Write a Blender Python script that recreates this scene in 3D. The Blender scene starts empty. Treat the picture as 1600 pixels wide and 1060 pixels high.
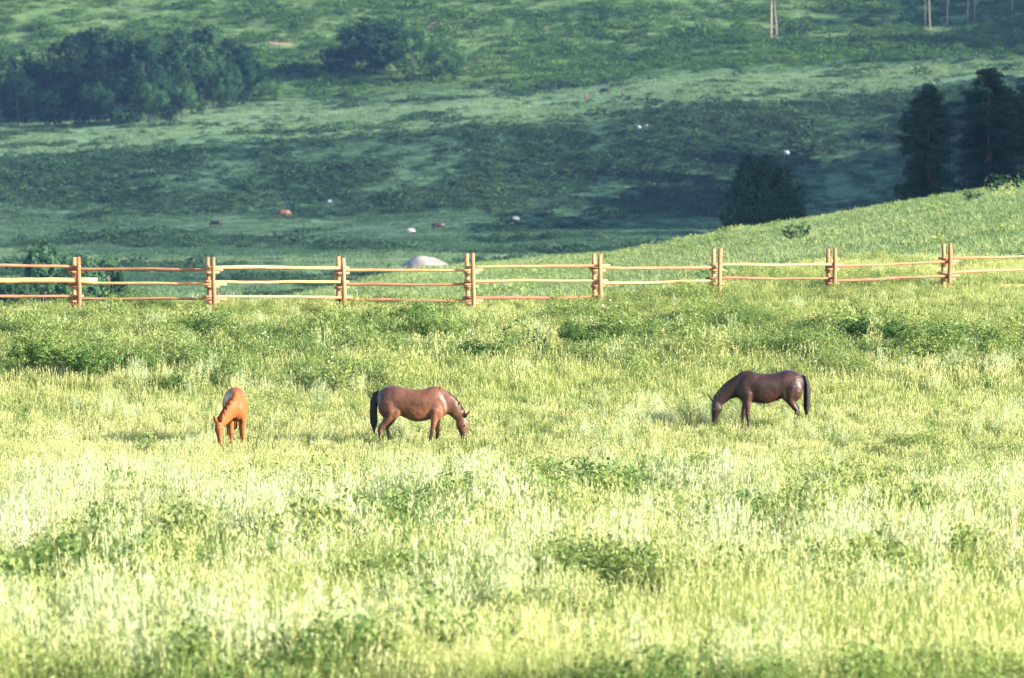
import bpy, bmesh, math, random
import numpy as np
from mathutils import Vector, Matrix

R = math.radians
rng = np.random.default_rng(7)
random.seed(7)
SC = bpy.context.scene
COL = SC.collection

# ------------------------------------------------------------------ camera
F, PX, PY = 8889.0, 800.0, 530.0          # focal length in photograph pixels (200 mm on 36 mm film), picture centre
PITCH = math.atan(680 / F)
ZC = 12.02
cam_d = bpy.data.cameras.new('camera')
cam = bpy.data.objects.new('camera', cam_d); COL.objects.link(cam)
cam.location = (0, 0, ZC); cam.rotation_euler = (math.pi / 2 - PITCH, 0, 0)
cam_d.lens = 200; cam_d.sensor_width = 36; cam_d.clip_start = 1; cam_d.clip_end = 6000
cam_d.dof.use_dof = True; cam_d.dof.focus_distance = 139; cam_d.dof.aperture_fstop = 3.3
SC.camera = cam

# ------------------------------------------------------------------ world, sun, exposure
SUN_EL, SUN_AZ = R(18.5), R(69)             # azimuth: from behind the camera towards the right
sdir = Vector((math.cos(SUN_EL) * math.sin(SUN_AZ), -math.cos(SUN_EL) * math.cos(SUN_AZ), math.sin(SUN_EL)))
world = bpy.data.worlds.new('World'); SC.world = world; world.use_nodes = True
wn = world.node_tree.nodes; wl = world.node_tree.links
sky = wn.new('ShaderNodeTexSky'); sky.sky_type = 'NISHITA'; sky.sun_disc = False
sky.sun_elevation = SUN_EL; sky.sun_rotation = math.atan2(sdir.x, sdir.y)
sky.air_density = 1.0; sky.dust_density = 1.0; sky.ozone_density = 1.5
bg = wn['Background']; bg.inputs['Strength'].default_value = 0.115
wl.new(sky.outputs[0], bg.inputs['Color'])
sun_d = bpy.data.lights.new('sun', 'SUN'); sun_d.energy = 5.0; sun_d.angle = R(0.55); sun_d.color = (1.0, 0.925, 0.81)
sun = bpy.data.objects.new('sun', sun_d); COL.objects.link(sun)
sun.location = (60, -40, 80)
sun.rotation_euler = sdir.to_track_quat('Z', 'Y').to_euler()
SC.view_settings.view_transform = 'Standard'; SC.view_settings.look = 'None'
SC.view_settings.gamma = 1; SC.view_settings.use_curve_mapping = False
SC.view_settings.exposure = 2.55
cy = SC.cycles
cy.max_bounces = 6; cy.diffuse_bounces = 3; cy.glossy_bounces = 2; cy.transmission_bounces = 3
cy.volume_bounces = 1; cy.transparent_max_bounces = 4
cy.use_adaptive_sampling = False

# ------------------------------------------------------------------ helpers
def P(x, y, D):
    """the point seen at photograph pixel (x, y) at the ground distance D"""
    u = (np.asarray(x, float) - PX) / F; v = (PY - np.asarray(y, float)) / F
    dy = math.cos(PITCH) + v * math.sin(PITCH); dz = -math.sin(PITCH) + v * math.cos(PITCH)
    t = D / dy
    return u * t, np.asarray(D, float) + 0 * t, ZC + dz * t
def px_of(X, D):
    return PX + F * X / D                  # close enough: the camera axis is nearly level
def row_of(Z, D):
    a = np.arctan2(ZC - Z, D) - PITCH
    return PY + F * np.tan(a)
def sst(a, b, x):
    t = np.clip((x - a) / (b - a), 0, 1); return t * t * (3 - 2 * t)

def _hash(ix, iy, s):
    h = (ix.astype(np.int64) * 374761393 + iy.astype(np.int64) * 668265263 + s * 974711) & 0x7fffffff
    h = ((h ^ (h >> 13)) * 1274126177) & 0x7fffffff
    return ((h ^ (h >> 16)) & 0xffff) / 65535.0
def vnoise(x, y, s=0):
    x, y = np.broadcast_arrays(np.asarray(x, float), np.asarray(y, float))
    ix, iy = np.floor(x), np.floor(y); fx, fy = x - ix, y - iy
    fx = fx * fx * (3 - 2 * fx); fy = fy * fy * (3 - 2 * fy)
    a = _hash(ix, iy, s); b = _hash(ix + 1, iy, s); c = _hash(ix, iy + 1, s); d = _hash(ix + 1, iy + 1, s)
    return (a * (1 - fx) + b * fx) * (1 - fy) + (c * (1 - fx) + d * fx) * fy
def fbm(x, y, s=0, o=4):
    t, a, n = 0, 0.5, 0
    for k in range(o):
        t = t + a * vnoise(x * 2 ** k, y * 2 ** k, s + k * 17); n += a; a *= 0.5
    return t / n

def tag(o, label=None, cat=None, group=None, kind=None):
    if label: o['label'] = label
    if cat: o['category'] = cat
    if group: o['group'] = group
    if kind: o['kind'] = kind
    return o
def link(name, me, parent=None, mat=None):
    o = bpy.data.objects.new(name, me); COL.objects.link(o)
    if parent is not None: o.parent = parent
    if mat is not None and me is not None and not me.materials: me.materials.append(mat)
    return o
def empty(name, loc, rz=0.0, scale=1.0):
    o = bpy.data.objects.new(name, None); COL.objects.link(o)
    o.empty_display_size = 0.2
    o.location = loc; o.rotation_euler = (0, 0, rz); o.scale = (scale,) * 3
    return o
def mesh_np(name, V, faces, mats=(), midx=None, smooth=False):
    me = bpy.data.meshes.new(name)
    V = np.asarray(V, np.float32)
    if isinstance(faces, np.ndarray):
        n, k = faces.shape
        me.vertices.add(len(V)); me.vertices.foreach_set('co', V.ravel())
        me.loops.add(n * k); me.loops.foreach_set('vertex_index', faces.ravel().astype(np.int32))
        me.polygons.add(n); me.polygons.foreach_set('loop_start', np.arange(0, n * k, k, dtype=np.int32))
        if midx is not None: me.polygons.foreach_set('material_index', np.asarray(midx, np.int32))
        me.update(calc_edges=True)
    else:
        me.from_pydata(V.tolist(), [], faces)
        if midx is not None: me.polygons.foreach_set('material_index', np.asarray(midx, np.int32))
    for m in mats: me.materials.append(m)
    if smooth: me.polygons.foreach_set('use_smooth', np.ones(len(me.polygons), bool))
    me.update()
    return me
def loft(bm, rings, n=14):
    """closed tube through rings of (centre, side vector, up vector, half width, half height up, half height down)"""
    prev = None; first = None
    for (c, sx, su, w, hu, hd) in rings:
        row = []
        for k in range(n):
            a = 2 * math.pi * k / n; s, q = math.cos(a), math.sin(a)
            row.append(bm.verts.new(Vector(c) + Vector(sx) * (w * s) + Vector(su) * ((hu if q > 0 else hd) * q)))
        if prev:
            for k in range(n): bm.faces.new((prev[k], prev[(k + 1) % n], row[(k + 1) % n], row[k]))
        else: first = row
        prev = row
    bm.faces.new(list(reversed(first))); bm.faces.new(prev)
def tube(bm, pts, rad, n=8, ref=(0, 1, 0)):
    rings = []
    pts = [Vector(p) for p in pts]
    for i, p in enumerate(pts):
        t = (pts[min(i + 1, len(pts) - 1)] - pts[max(i - 1, 0)]).normalized()
        s = t.cross(Vector(ref))
        if s.length < 1e-4: s = t.cross(Vector((1, 0, 0)))
        s.normalize(); u = s.cross(t).normalized()
        r = rad[i] if hasattr(rad, '__len__') else rad
        rings.append((p, s, u, r, r, r))
    loft(bm, rings, n)
def bm_mesh(bm, name, mat=None, smooth=True):
    bmesh.ops.recalc_face_normals(bm, faces=bm.faces)
    me = bpy.data.meshes.new(name); bm.to_mesh(me); bm.free()
    if mat: me.materials.append(mat)
    if smooth: me.polygons.foreach_set('use_smooth', np.ones(len(me.polygons), bool))
    return me

# ------------------------------------------------------------------ materials
def new_mat(name):
    m = bpy.data.materials.new(name); m.use_nodes = True
    nt = m.node_tree; nt.nodes.clear()
    out = nt.nodes.new('ShaderNodeOutputMaterial')
    return m, nt, out
def N(nt, t, **kw):
    n = nt.nodes.new(t)
    for k, v in kw.items(): setattr(n, k, v)
    return n
def ramp(nt, fac, stops):
    r = N(nt, 'ShaderNodeValToRGB')
    e = r.color_ramp.elements
    while len(e) < len(stops): e.new(0.5)
    for q, (p, c) in zip(e, stops): q.position = p; q.color = (*c, 1)
    nt.links.new(fac, r.inputs[0]); return r.outputs[0]
def mixc(nt, fac, a, b, mode='MIX'):
    m = N(nt, 'ShaderNodeMix', data_type='RGBA', blend_type=mode)
    for s, v in ((m.inputs[0], fac), (m.inputs[6], a), (m.inputs[7], b)):
        if hasattr(v, 'links') or isinstance(v, bpy.types.NodeSocket): nt.links.new(v, s)
        elif isinstance(v, (int, float)): s.default_value = v
        else: s.default_value = (*v, 1)
    return m.outputs[2]
def noise(nt, scale, vec=None, detail=3, rough=0.55):
    n = N(nt, 'ShaderNodeTexNoise'); n.inputs['Scale'].default_value = scale
    n.inputs['Detail'].default_value = detail; n.inputs['Roughness'].default_value = rough
    if vec is not None: nt.links.new(vec, n.inputs['Vector'])
    return n.outputs['Fac']
def leaf_mat(name, stops, patch=None, patch_scale=0.2, trans=0.35, rough=0.6, spec=0.0, tcol=1.0):
    """leaf colour picked at random for each plant, drifting in patches over the ground"""
    m, nt, out = new_mat(name)
    oi = N(nt, 'ShaderNodeObjectInfo')
    geo = N(nt, 'ShaderNodeNewGeometry')
    pn = noise(nt, patch_scale, oi.outputs['Location'], 2)
    add = N(nt, 'ShaderNodeMath', operation='MULTIPLY_ADD'); nt.links.new(pn, add.inputs[0]); add.inputs[1].default_value = 1.3
    sub = N(nt, 'ShaderNodeMath', operation='MULTIPLY_ADD'); nt.links.new(oi.outputs['Random'], sub.inputs[0]); sub.inputs[1].default_value = 0.45; sub.inputs[2].default_value = -0.62
    isl = N(nt, 'ShaderNodeMath', operation='MULTIPLY_ADD'); nt.links.new(geo.outputs['Random Per Island'], isl.inputs[0]); isl.inputs[1].default_value = 0.32
    nt.links.new(sub.outputs[0], isl.inputs[2]); nt.links.new(isl.outputs[0], add.inputs[2])
    c = ramp(nt, add.outputs[0], stops)
    d = N(nt, 'ShaderNodeBsdfDiffuse'); nt.links.new(c, d.inputs[0])
    t = N(nt, 'ShaderNodeBsdfTranslucent')
    tc = mixc(nt, 1.0, c, (1.0 * tcol, 1.0 * tcol, 0.55 * tcol), 'MULTIPLY'); nt.links.new(tc, t.inputs[0])
    mx = N(nt, 'ShaderNodeMixShader'); mx.inputs[0].default_value = trans
    nt.links.new(d.outputs[0], mx.inputs[1]); nt.links.new(t.outputs[0], mx.inputs[2])
    g = N(nt, 'ShaderNodeBsdfGlossy'); g.inputs['Roughness'].default_value = rough
    m2 = N(nt, 'ShaderNodeMixShader'); m2.inputs[0].default_value = spec * 0.35
    nt.links.new(mx.outputs[0], m2.inputs[1]); nt.links.new(g.outputs[0], m2.inputs[2])
    nt.links.new(m2.outputs[0], out.inputs[0])
    return m
def pri(nt, out, rough=0.8, spec=0.3):
    b = N(nt, 'ShaderNodeBsdfPrincipled'); b.inputs['Roughness'].default_value = rough
    b.inputs['Specular IOR Level'].default_value = spec
    nt.links.new(b.outputs[0], out.inputs[0]); return b

M = {}
M['grass'] = leaf_mat('grass_blades', [(0.1, (0.11, 0.16, 0.045)), (0.4, (0.195, 0.24, 0.075)), (0.7, (0.28, 0.30, 0.105)), (1.0, (0.38, 0.36, 0.17))], patch_scale=0.16, trans=0.46)
M['seed'] = leaf_mat('seed_heads', [(0.0, (0.27, 0.29, 0.12)), (0.5, (0.37, 0.37, 0.18)), (1.0, (0.45, 0.43, 0.24))], patch_scale=0.3, trans=0.45)
M['forb'] = leaf_mat('herb_leaves', [(0.0, (0.065, 0.115, 0.038)), (0.35, (0.13, 0.18, 0.058)), (0.7, (0.22, 0.25, 0.088)), (1.0, (0.32, 0.32, 0.14))], patch_scale=0.25, trans=0.42)
M['sage'] = leaf_mat('silver_sage_leaves', [(0.0, (0.22, 0.27, 0.14)), (0.5, (0.31, 0.34, 0.19)), (1.0, (0.40, 0.41, 0.26))], patch_scale=0.5, trans=0.25)
M['white_petal'] = leaf_mat('white_petals', [(0.0, (0.62, 0.60, 0.45)), (1.0, (0.75, 0.72, 0.62))], trans=0.3)
M['yellow_petal'] = leaf_mat('yellow_petals', [(0.0, (0.6, 0.42, 0.04)), (1.0, (0.7, 0.55, 0.1))], trans=0.3)
M['pink_petal'] = leaf_mat('dusty_pink_petals', [(0.0, (0.45, 0.25, 0.22)), (1.0, (0.6, 0.42, 0.36))], trans=0.3)
M['shrub'] = leaf_mat('shrub_leaves', [(0.0, (0.028, 0.065, 0.020)), (0.5, (0.060, 0.115, 0.030)), (1.0, (0.12, 0.165, 0.045))], patch_scale=0.6, trans=0.3)
M['knoll'] = leaf_mat('short_pasture_blades', [(0.0, (0.09, 0.14, 0.055)), (0.5, (0.15, 0.195, 0.085)), (1.0, (0.22, 0.24, 0.12))], patch_scale=0.06, trans=0.35)
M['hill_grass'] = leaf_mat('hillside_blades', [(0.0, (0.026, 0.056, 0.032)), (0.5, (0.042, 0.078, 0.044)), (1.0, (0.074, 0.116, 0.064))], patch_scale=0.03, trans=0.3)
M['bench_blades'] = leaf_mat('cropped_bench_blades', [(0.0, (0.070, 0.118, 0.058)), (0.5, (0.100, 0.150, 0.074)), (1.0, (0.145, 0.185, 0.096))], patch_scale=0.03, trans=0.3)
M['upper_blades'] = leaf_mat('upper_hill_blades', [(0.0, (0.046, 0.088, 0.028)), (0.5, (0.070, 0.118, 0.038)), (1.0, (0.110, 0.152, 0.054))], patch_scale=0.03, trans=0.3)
M['upper_scrub'] = leaf_mat('upper_hill_scrub_leaves', [(0.0, (0.018, 0.045, 0.014)), (0.5, (0.036, 0.074, 0.019)), (1.0, (0.066, 0.108, 0.028))], patch_scale=0.03, trans=0.25)
M['scrub'] = leaf_mat('hill_scrub_leaves', [(0.0, (0.012, 0.028, 0.016)), (0.5, (0.023, 0.047, 0.024)), (1.0, (0.045, 0.076, 0.036))], patch_scale=0.03, trans=0.25)
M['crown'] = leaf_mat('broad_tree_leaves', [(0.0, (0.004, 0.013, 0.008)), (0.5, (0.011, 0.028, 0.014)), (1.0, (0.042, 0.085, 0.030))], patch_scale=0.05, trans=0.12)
M['crown_light'] = leaf_mat('pale_tree_leaves', [(0.0, (0.018, 0.044, 0.016)), (0.5, (0.038, 0.080, 0.025)), (1.0, (0.070, 0.122, 0.036))], patch_scale=0.05, trans=0.15)  # raised to add sunlight to the middle clump's right-hand crowns
M['sapling'] = leaf_mat('sapling_leaves', [(0.0, (0.024, 0.055, 0.030)), (0.5, (0.040, 0.085, 0.042)), (1.0, (0.066, 0.12, 0.055))], patch_scale=0.05, trans=0.2)
M['needle'] = leaf_mat('conifer_needles', [(0.0, (0.013, 0.030, 0.024)), (0.5, (0.022, 0.046, 0.034)), (1.0, (0.036, 0.064, 0.044))], patch_scale=0.05, trans=0.15)

def bark(name, a, b, scale=6, zs=0.25):
    m, nt, out = new_mat(name); bs = pri(nt, out, 0.85, 0.2)
    tc = N(nt, 'ShaderNodeTexCoord'); mp = N(nt, 'ShaderNodeMapping'); mp.inputs['Scale'].default_value = (1, 1, zs)
    nt.links.new(tc.outputs['Object'], mp.inputs[0])
    f = noise(nt, scale, mp.outputs[0], 4)
    nt.links.new(ramp(nt, f, [(0.35, a), (0.65, b)]), bs.inputs['Base Color'])
    bp = N(nt, 'ShaderNodeBump'); bp.inputs['Strength'].default_value = 0.5; bp.inputs['Distance'].default_value = 0.03
    nt.links.new(f, bp.inputs['Height']); nt.links.new(bp.outputs[0], bs.inputs['Normal'])
    return m
M['bark'] = bark('dark_bark', (0.022, 0.018, 0.015), (0.05, 0.04, 0.032))
M['red_bark'] = bark('red_brown_bark', (0.16, 0.06, 0.04), (0.26, 0.10, 0.065))
M['birch'] = bark('pale_birch_bark', (0.12, 0.085, 0.06), (0.27, 0.21, 0.155), 4, 2.0)
M['dry_stem'] = bark('dry_stems', (0.12, 0.09, 0.05), (0.2, 0.16, 0.08))

def ground_mat(name, stops, scale, bump=0.3, soil=None):
    m, nt, out = new_mat(name); bs = pri(nt, out, 0.95, 0.05)
    tc = N(nt, 'ShaderNodeTexCoord')
    f1 = noise(nt, scale, tc.outputs['Object'], 6, 0.62)
    f2 = noise(nt, scale * 0.12, tc.outputs['Object'], 3)
    a = N(nt, 'ShaderNodeMath', operation='MULTIPLY_ADD'); nt.links.new(f1, a.inputs[0]); a.inputs[1].default_value = 0.75
    b = N(nt, 'ShaderNodeMath', operation='MULTIPLY'); nt.links.new(f2, b.inputs[0]); b.inputs[1].default_value = 0.5
    nt.links.new(b.outputs[0], a.inputs[2])
    c = ramp(nt, a.outputs[0], stops)
    if soil:
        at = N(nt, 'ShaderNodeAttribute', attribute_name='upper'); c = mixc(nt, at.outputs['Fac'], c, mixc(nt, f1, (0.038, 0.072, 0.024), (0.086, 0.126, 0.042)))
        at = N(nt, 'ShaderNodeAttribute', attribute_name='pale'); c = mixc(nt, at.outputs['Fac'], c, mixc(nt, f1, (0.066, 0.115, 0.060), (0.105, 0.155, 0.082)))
        at = N(nt, 'ShaderNodeAttribute', attribute_name='soil')
        k = N(nt, 'ShaderNodeMath', operation='MULTIPLY_ADD'); nt.links.new(f1, k.inputs[0]); k.inputs[1].default_value = 2.2
        k2 = N(nt, 'ShaderNodeMath', operation='MULTIPLY_ADD'); nt.links.new(at.outputs['Fac'], k2.inputs[0]); k2.inputs[1].default_value = 2.6; k2.inputs[2].default_value = -2.15
        nt.links.new(k2.outputs[0], k.inputs[2]); k.use_clamp = True
        c = mixc(nt, k.outputs[0], c, (0.21, 0.125, 0.095))
    nt.links.new(c, bs.inputs['Base Color'])
    bp = N(nt, 'ShaderNodeBump'); bp.inputs['Strength'].default_value = bump; bp.inputs['Distance'].default_value = 0.3
    nt.links.new(f1, bp.inputs['Height']); nt.links.new(bp.outputs[0], bs.inputs['Normal'])
    return m
M['meadow_soil'] = ground_mat('meadow_soil', [(0.3, (0.05, 0.07, 0.02)), (0.6, (0.09, 0.12, 0.03)), (0.9, (0.14, 0.15, 0.05))], 2.0)
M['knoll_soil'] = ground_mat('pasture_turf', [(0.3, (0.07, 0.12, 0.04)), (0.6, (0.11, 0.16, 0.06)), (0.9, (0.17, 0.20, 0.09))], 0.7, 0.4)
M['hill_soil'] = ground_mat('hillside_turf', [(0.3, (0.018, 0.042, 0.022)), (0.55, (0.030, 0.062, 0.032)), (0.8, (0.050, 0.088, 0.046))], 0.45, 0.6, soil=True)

# ------------------------------------------------------------------ terrain
def z_meadow(X, Y):
    x = px_of(X, np.maximum(Y, 20))
    z = 3.2 * (np.maximum(125 - Y, 0) / 60) ** 1.4 + 1.30 * sst(110, 158, Y) + 0.30 * (fbm(X / 9, Y / 9, 3) - 0.5) * sst(60, 100, Y) + 0.16 * (fbm(X / 2.4, Y / 2.4, 5) - 0.5)
    db = np.interp(x, [0, 500, 900, 1050, 1350], [151.6, 152.8, 154, 157, 172]) + 0.8 * (vnoise(X / 5, 0 * X, 8) - 0.5)
    d = np.maximum(Y - db, 0)
    return z - 0.28 * (np.sqrt(d * d + 2.25) - 1.5)
CREST = np.array([(-700, 620), (0, 520), (330, 492), (540, 450), (640, 423), (800, 410), (1000, 393), (1130, 364), (1250, 346), (1400, 318), (1500, 303), (1600, 288), (2300, 190)], float)
def z_knoll(x, D):
    rc = np.interp(x, CREST[:, 0], CREST[:, 1]) + 0.25 * (np.interp(x - 40, CREST[:, 0], CREST[:, 1]) + np.interp(x + 40, CREST[:, 0], CREST[:, 1]) - 2 * np.interp(x, CREST[:, 0], CREST[:, 1]))
    dc = 330.0
    t = np.clip((dc - D) / (dc - 175), -0.2, 1.2)
    _, _, z1 = P(x, rc + 110 * np.maximum(t, 0) ** 1.6, np.minimum(D, dc))
    _, _, zc = P(x, rc, dc)
    s = np.clip((D - dc) / 240, 0, 1)
    z2 = zc + (-32.5 - zc) * (s * 0.85 + 0.15 * sst(0, 1, s))
    X = (x - PX) / F * D
    return np.where(D <= dc, z1, z2) + 0.35 * (fbm(X / 11, D / 16, 21) - 0.5) * np.clip((D - 180) / 60, 0, 1)
HD = np.array([470, 560, 620, 760, 930, 985, 1120, 1170, 1250, 1330, 1440, 1560], float)
HX = np.array([-700, 0, 400, 800, 1150, 1600, 2300], float)
HR = np.array([
    [640, 540, 500, 440, 375, 268, 205, 145, 10, -110, -250, -330],
    [590, 515, 484, 424, 360, 248, 186, 125, 0, -110, -250, -330],
    [575, 510, 478, 418, 354, 230, 163, 112, 0, -110, -250, -330],
    [565, 505, 474, 414, 350, 200, 142, 103, 0, -110, -250, -330],
    [560, 500, 470, 408, 345, 158, 115, 88, 0, -110, -250, -330],
    [555, 495, 468, 404, 340, 122, 92, 70, -5, -115, -255, -335],
    [550, 490, 460, 396, 330, 80, 60, 40, -20, -130, -270, -350]], float)
def hill_row(x, D):
    x = np.asarray(x, float); D = np.asarray(D, float)
    x, D = np.broadcast_arrays(x, D)
    cols = np.stack([np.interp(D.ravel(), HD, r) for r in HR])          # (7, n)
    xf = np.interp(x.ravel(), HX, np.arange(len(HX)))
    i = np.clip(np.floor(xf).astype(int), 0, len(HX) - 2); f = xf - i; f = f * f * (3 - 2 * f)
    k = np.arange(cols.shape[1])
    return (cols[i, k] * (1 - f) + cols[i + 1, k] * f).reshape(x.shape)
def z_hill(x, D):
    r = (hill_row(x, D - 22) + 2 * hill_row(x, D - 8) + 2 * hill_row(x, D + 8) + hill_row(x, D + 22)) / 6
    _, _, z = P(x, r, D)
    X = (x - PX) / F * D
    amp = np.interp(D, [500, 900, 960, 1060, 1120, 1180, 1500], [0.6, 1.0, 2.6, 1.6, 1.2, 3.0, 4.0])
    return z + amp * (fbm(X / 34 + 0.3 * D / 30, D / 40, 31) - 0.5) + 0.35 * amp * (fbm(X / 9, D / 12, 37, 3) - 0.5)
_ds = np.arange(480, 1555, 1.0)
def hill_D(x, row):
    """distance at which the hillside is seen at this pixel"""
    rr = row_of(z_hill(np.full_like(_ds, float(x)), _ds), _ds)
    ok = np.where(rr <= row)[0]
    return float(_ds[ok[0]]) if len(ok) else 1400.0
def on_hill(x, row):
    D = hill_D(x, row); return Vector(((x - PX) / F * D, D, float(z_hill(np.array([float(x)]), np.array([D]))[0]))), D
def on_knoll(x, D):
    return Vector(((x - PX) / F * D, D, float(z_knoll(np.array([float(x)]), np.array([float(D)]))[0])))
def on_meadow(x, D):
    X = (x - PX) / F * D
    return Vector((X, D, float(z_meadow(np.array([X]), np.array([float(D)]))[0])))

def grid(name, A, B, fn, mat):
    a, b = np.meshgrid(A, B)
    X, Y, Z = fn(a, b)
    V = np.stack([X, Y, Z], -1).reshape(-1, 3)
    nx, ny = len(A), len(B)
    i = (np.arange(ny - 1)[:, None] * nx + np.arange(nx - 1)[None, :]).ravel()
    me = mesh_np(name, V, np.stack([i, i + 1, i + nx + 1, i + nx], -1), [mat], smooth=True)
    return link(name, me), a, b
o, _, _ = grid('meadow', np.arange(-60, 60.1, 0.6), np.concatenate([np.arange(4, 56, 4), np.arange(56, 205, 0.5)]),
               lambda a, b: (a, b, z_meadow(a, b)), M['meadow_soil'])
tag(o, kind='structure')
o, _, _ = grid('pasture_slope', np.arange(-700, 2301, 15), np.arange(176, 575, 3.0),
               lambda a, b: ((a - PX) / F * b, b, z_knoll(a, b)), M['knoll_soil'])
tag(o, kind='structure')
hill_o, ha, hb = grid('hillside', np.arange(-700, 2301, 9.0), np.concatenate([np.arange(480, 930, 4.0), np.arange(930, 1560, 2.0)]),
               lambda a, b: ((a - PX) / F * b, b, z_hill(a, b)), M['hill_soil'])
tag(hill_o, kind='structure')
def z_side(a, b):
    top = np.interp(b, [560, 700, 800, 900, 970, 1040, 1110, 1210, 1330], [-4, 24, 37, 36, 20, 20, 40, 48, 24]) + 30 * (fbm(b / 45, a / 60, 41) - .5)
    foot = .103 * b + 34
    t = np.clip((a - foot) / (250 - foot), 0, 1)
    zf = z_hill(px_of(foot, b), b) - 6
    return zf + (top - zf) * (t ** 1.3) - .25 * np.maximum(a - 250, 0) + 3 * (fbm(a / 14, b / 14, 43) - .5)
o, _, _ = grid('shade_hill', np.arange(88, 400, 6.0), np.arange(560, 1335, 6.0), lambda a, b: (a, b, np.where(a > .103 * b + 26, z_side(a, b), -46)), M['hill_soil'])  # unseen ridge added off to the right, shaped to cast shade on the hillside
tag(o, kind='structure')
def region_pale(x, row, D):
    """cropped pale turf: the bench half way up and strips on the valley floor"""
    X = (x - PX) / F * D
    n = fbm(X / 30, D / 45, 51)
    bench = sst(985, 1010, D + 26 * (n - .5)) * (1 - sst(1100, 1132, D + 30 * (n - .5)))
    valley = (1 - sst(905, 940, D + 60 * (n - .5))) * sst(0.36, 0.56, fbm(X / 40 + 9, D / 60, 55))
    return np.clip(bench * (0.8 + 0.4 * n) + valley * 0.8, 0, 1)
hr = row_of(z_hill(ha, hb), hb)
pale = region_pale(ha, hr, hb)
soil = np.zeros_like(pale)
for (sx, sy, wx, wy) in ((690, 38, 38, 10), (748, 101, 34, 12), (438, 66, 26, 7), (1280, 70, 12, 6), (650, 205, 6, 3), (850, 48, 14, 5)):
    soil = np.maximum(soil, np.exp(-((ha - sx) / wx) ** 2 - ((hr - sy) / wy) ** 2))
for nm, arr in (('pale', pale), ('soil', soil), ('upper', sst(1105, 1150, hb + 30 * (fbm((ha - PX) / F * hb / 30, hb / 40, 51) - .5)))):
    at = hill_o.data.attributes.new(nm, 'FLOAT', 'POINT'); at.data.foreach_set('value', arr.ravel().astype(np.float32))

# ------------------------------------------------------------------ scattering of uncountable ground cover
def scatter(name, pts, rot, scl, idx, protos, label):
    me = bpy.data.meshes.new(name)
    me.vertices.add(len(pts)); me.vertices.foreach_set('co', np.asarray(pts, np.float32).ravel())
    a = me.attributes.new('rot', 'FLOAT_VECTOR', 'POINT'); a.data.foreach_set('vector', np.asarray(rot, np.float32).ravel())
    a = me.attributes.new('scl', 'FLOAT_VECTOR', 'POINT'); a.data.foreach_set('vector', np.asarray(scl, np.float32).ravel())
    a = me.attributes.new('idx', 'INT', 'POINT'); a.data.foreach_set('value', np.asarray(idx, np.int32))
    o = link(name, me); tag(o, label, kind='stuff')
    c = bpy.data.collections.new(name + '_kinds')
    for k, pm in enumerate(protos):
        q = bpy.data.objects.new('%s_kind_%02d' % (name, k), pm); c.objects.link(q)
    ng = bpy.data.node_groups.new(name, 'GeometryNodeTree')
    ng.interface.new_socket('Geometry', in_out='INPUT', socket_type='NodeSocketGeometry')
    ng.interface.new_socket('Geometry', in_out='OUTPUT', socket_type='NodeSocketGeometry')
    n = ng.nodes; L = ng.links
    gi = n.new('NodeGroupInput'); go = n.new('NodeGroupOutput')
    mp = n.new('GeometryNodeMeshToPoints'); iop = n.new('GeometryNodeInstanceOnPoints')
    ci = n.new('GeometryNodeCollectionInfo'); ci.inputs['Collection'].default_value = c
    ci.inputs['Separate Children'].default_value = True; ci.inputs['Reset Children'].default_value = True
    def na(t, nm):
        q = n.new('GeometryNodeInputNamedAttribute'); q.data_type = t; q.inputs['Name'].default_value = nm; return q.outputs['Attribute']
    er = n.new('FunctionNodeEulerToRotation')
    L.new(gi.outputs[0], mp.inputs['Mesh']); L.new(mp.outputs[0], iop.inputs['Points'])
    L.new(ci.outputs[0], iop.inputs['Instance']); iop.inputs['Pick Instance'].default_value = True
    L.new(na('INT', 'idx'), iop.inputs['Instance Index'])
    L.new(na('FLOAT_VECTOR', 'rot'), er.inputs[0]); L.new(er.outputs[0], iop.inputs['Rotation'])
    L.new(na('FLOAT_VECTOR', 'scl'), iop.inputs['Scale'])
    L.new(iop.outputs[0], go.inputs[0])
    md = o.modifiers.new('scatter', 'NODES'); md.node_group = ng
    return o

class Soup:
    """collects small faces of several materials into one mesh"""
    def __init__(s): s.V = []; s.F = []; s.m = []; s.n = 0
    def quad(s, a, b, c, d, m): s.V += [a, b, c, d]; s.F.append((s.n, s.n + 1, s.n + 2, s.n + 3)); s.m.append(m); s.n += 4
    def leaf(s, c, L, w, m, r, up=0.3):
        n = r.normal(size=3); n[2] = abs(n[2]) + up; n /= np.linalg.norm(n)
        t = np.cross(n, r.normal(size=3)); t /= np.linalg.norm(t); b = np.cross(n, t)
        c = np.asarray(c)
        s.quad(c - t * L / 2, c + b * w / 2, c + t * L / 2, c - b * w / 2, m)
    def upright(s, c, L, w, m, r, sp=.35):
        t = np.array([r.normal() * sp, r.normal() * sp, 1.0]); t /= np.linalg.norm(t)
        b = np.cross(t, r.normal(size=3)); b /= np.linalg.norm(b); c = np.asarray(c)
        s.quad(c - t * L / 2, c + b * w / 2, c + t * L / 2, c - b * w / 2, m)
    def blade(s, base, h, lean, w, m, r, seg=2, bend=1.0):
        a = r.uniform(0, 2 * math.pi); side = np.array([math.cos(a + 1.57), math.sin(a + 1.57), 0])
        d = np.array([math.cos(a), math.sin(a), 0]); base = np.asarray(base, float); p = []
        for k in range(seg + 1):
            t = k / seg; c = base + d * lean * (t ** 2 * bend + t * (1 - bend)) + np.array([0, 0, h * (t - 0.18 * lean / max(h, .01) * t * t)])
            ww = w * (1 - 0.85 * t ** 1.5)
            p.append((c - side * ww / 2, c + side * ww / 2))
        for k in range(seg): s.quad(p[k][0], p[k][1], p[k + 1][1], p[k + 1][0], m)
        return c
    def mesh(s, name, mats): return mesh_np(name, np.array(s.V), np.array(s.F), mats, s.m)

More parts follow.
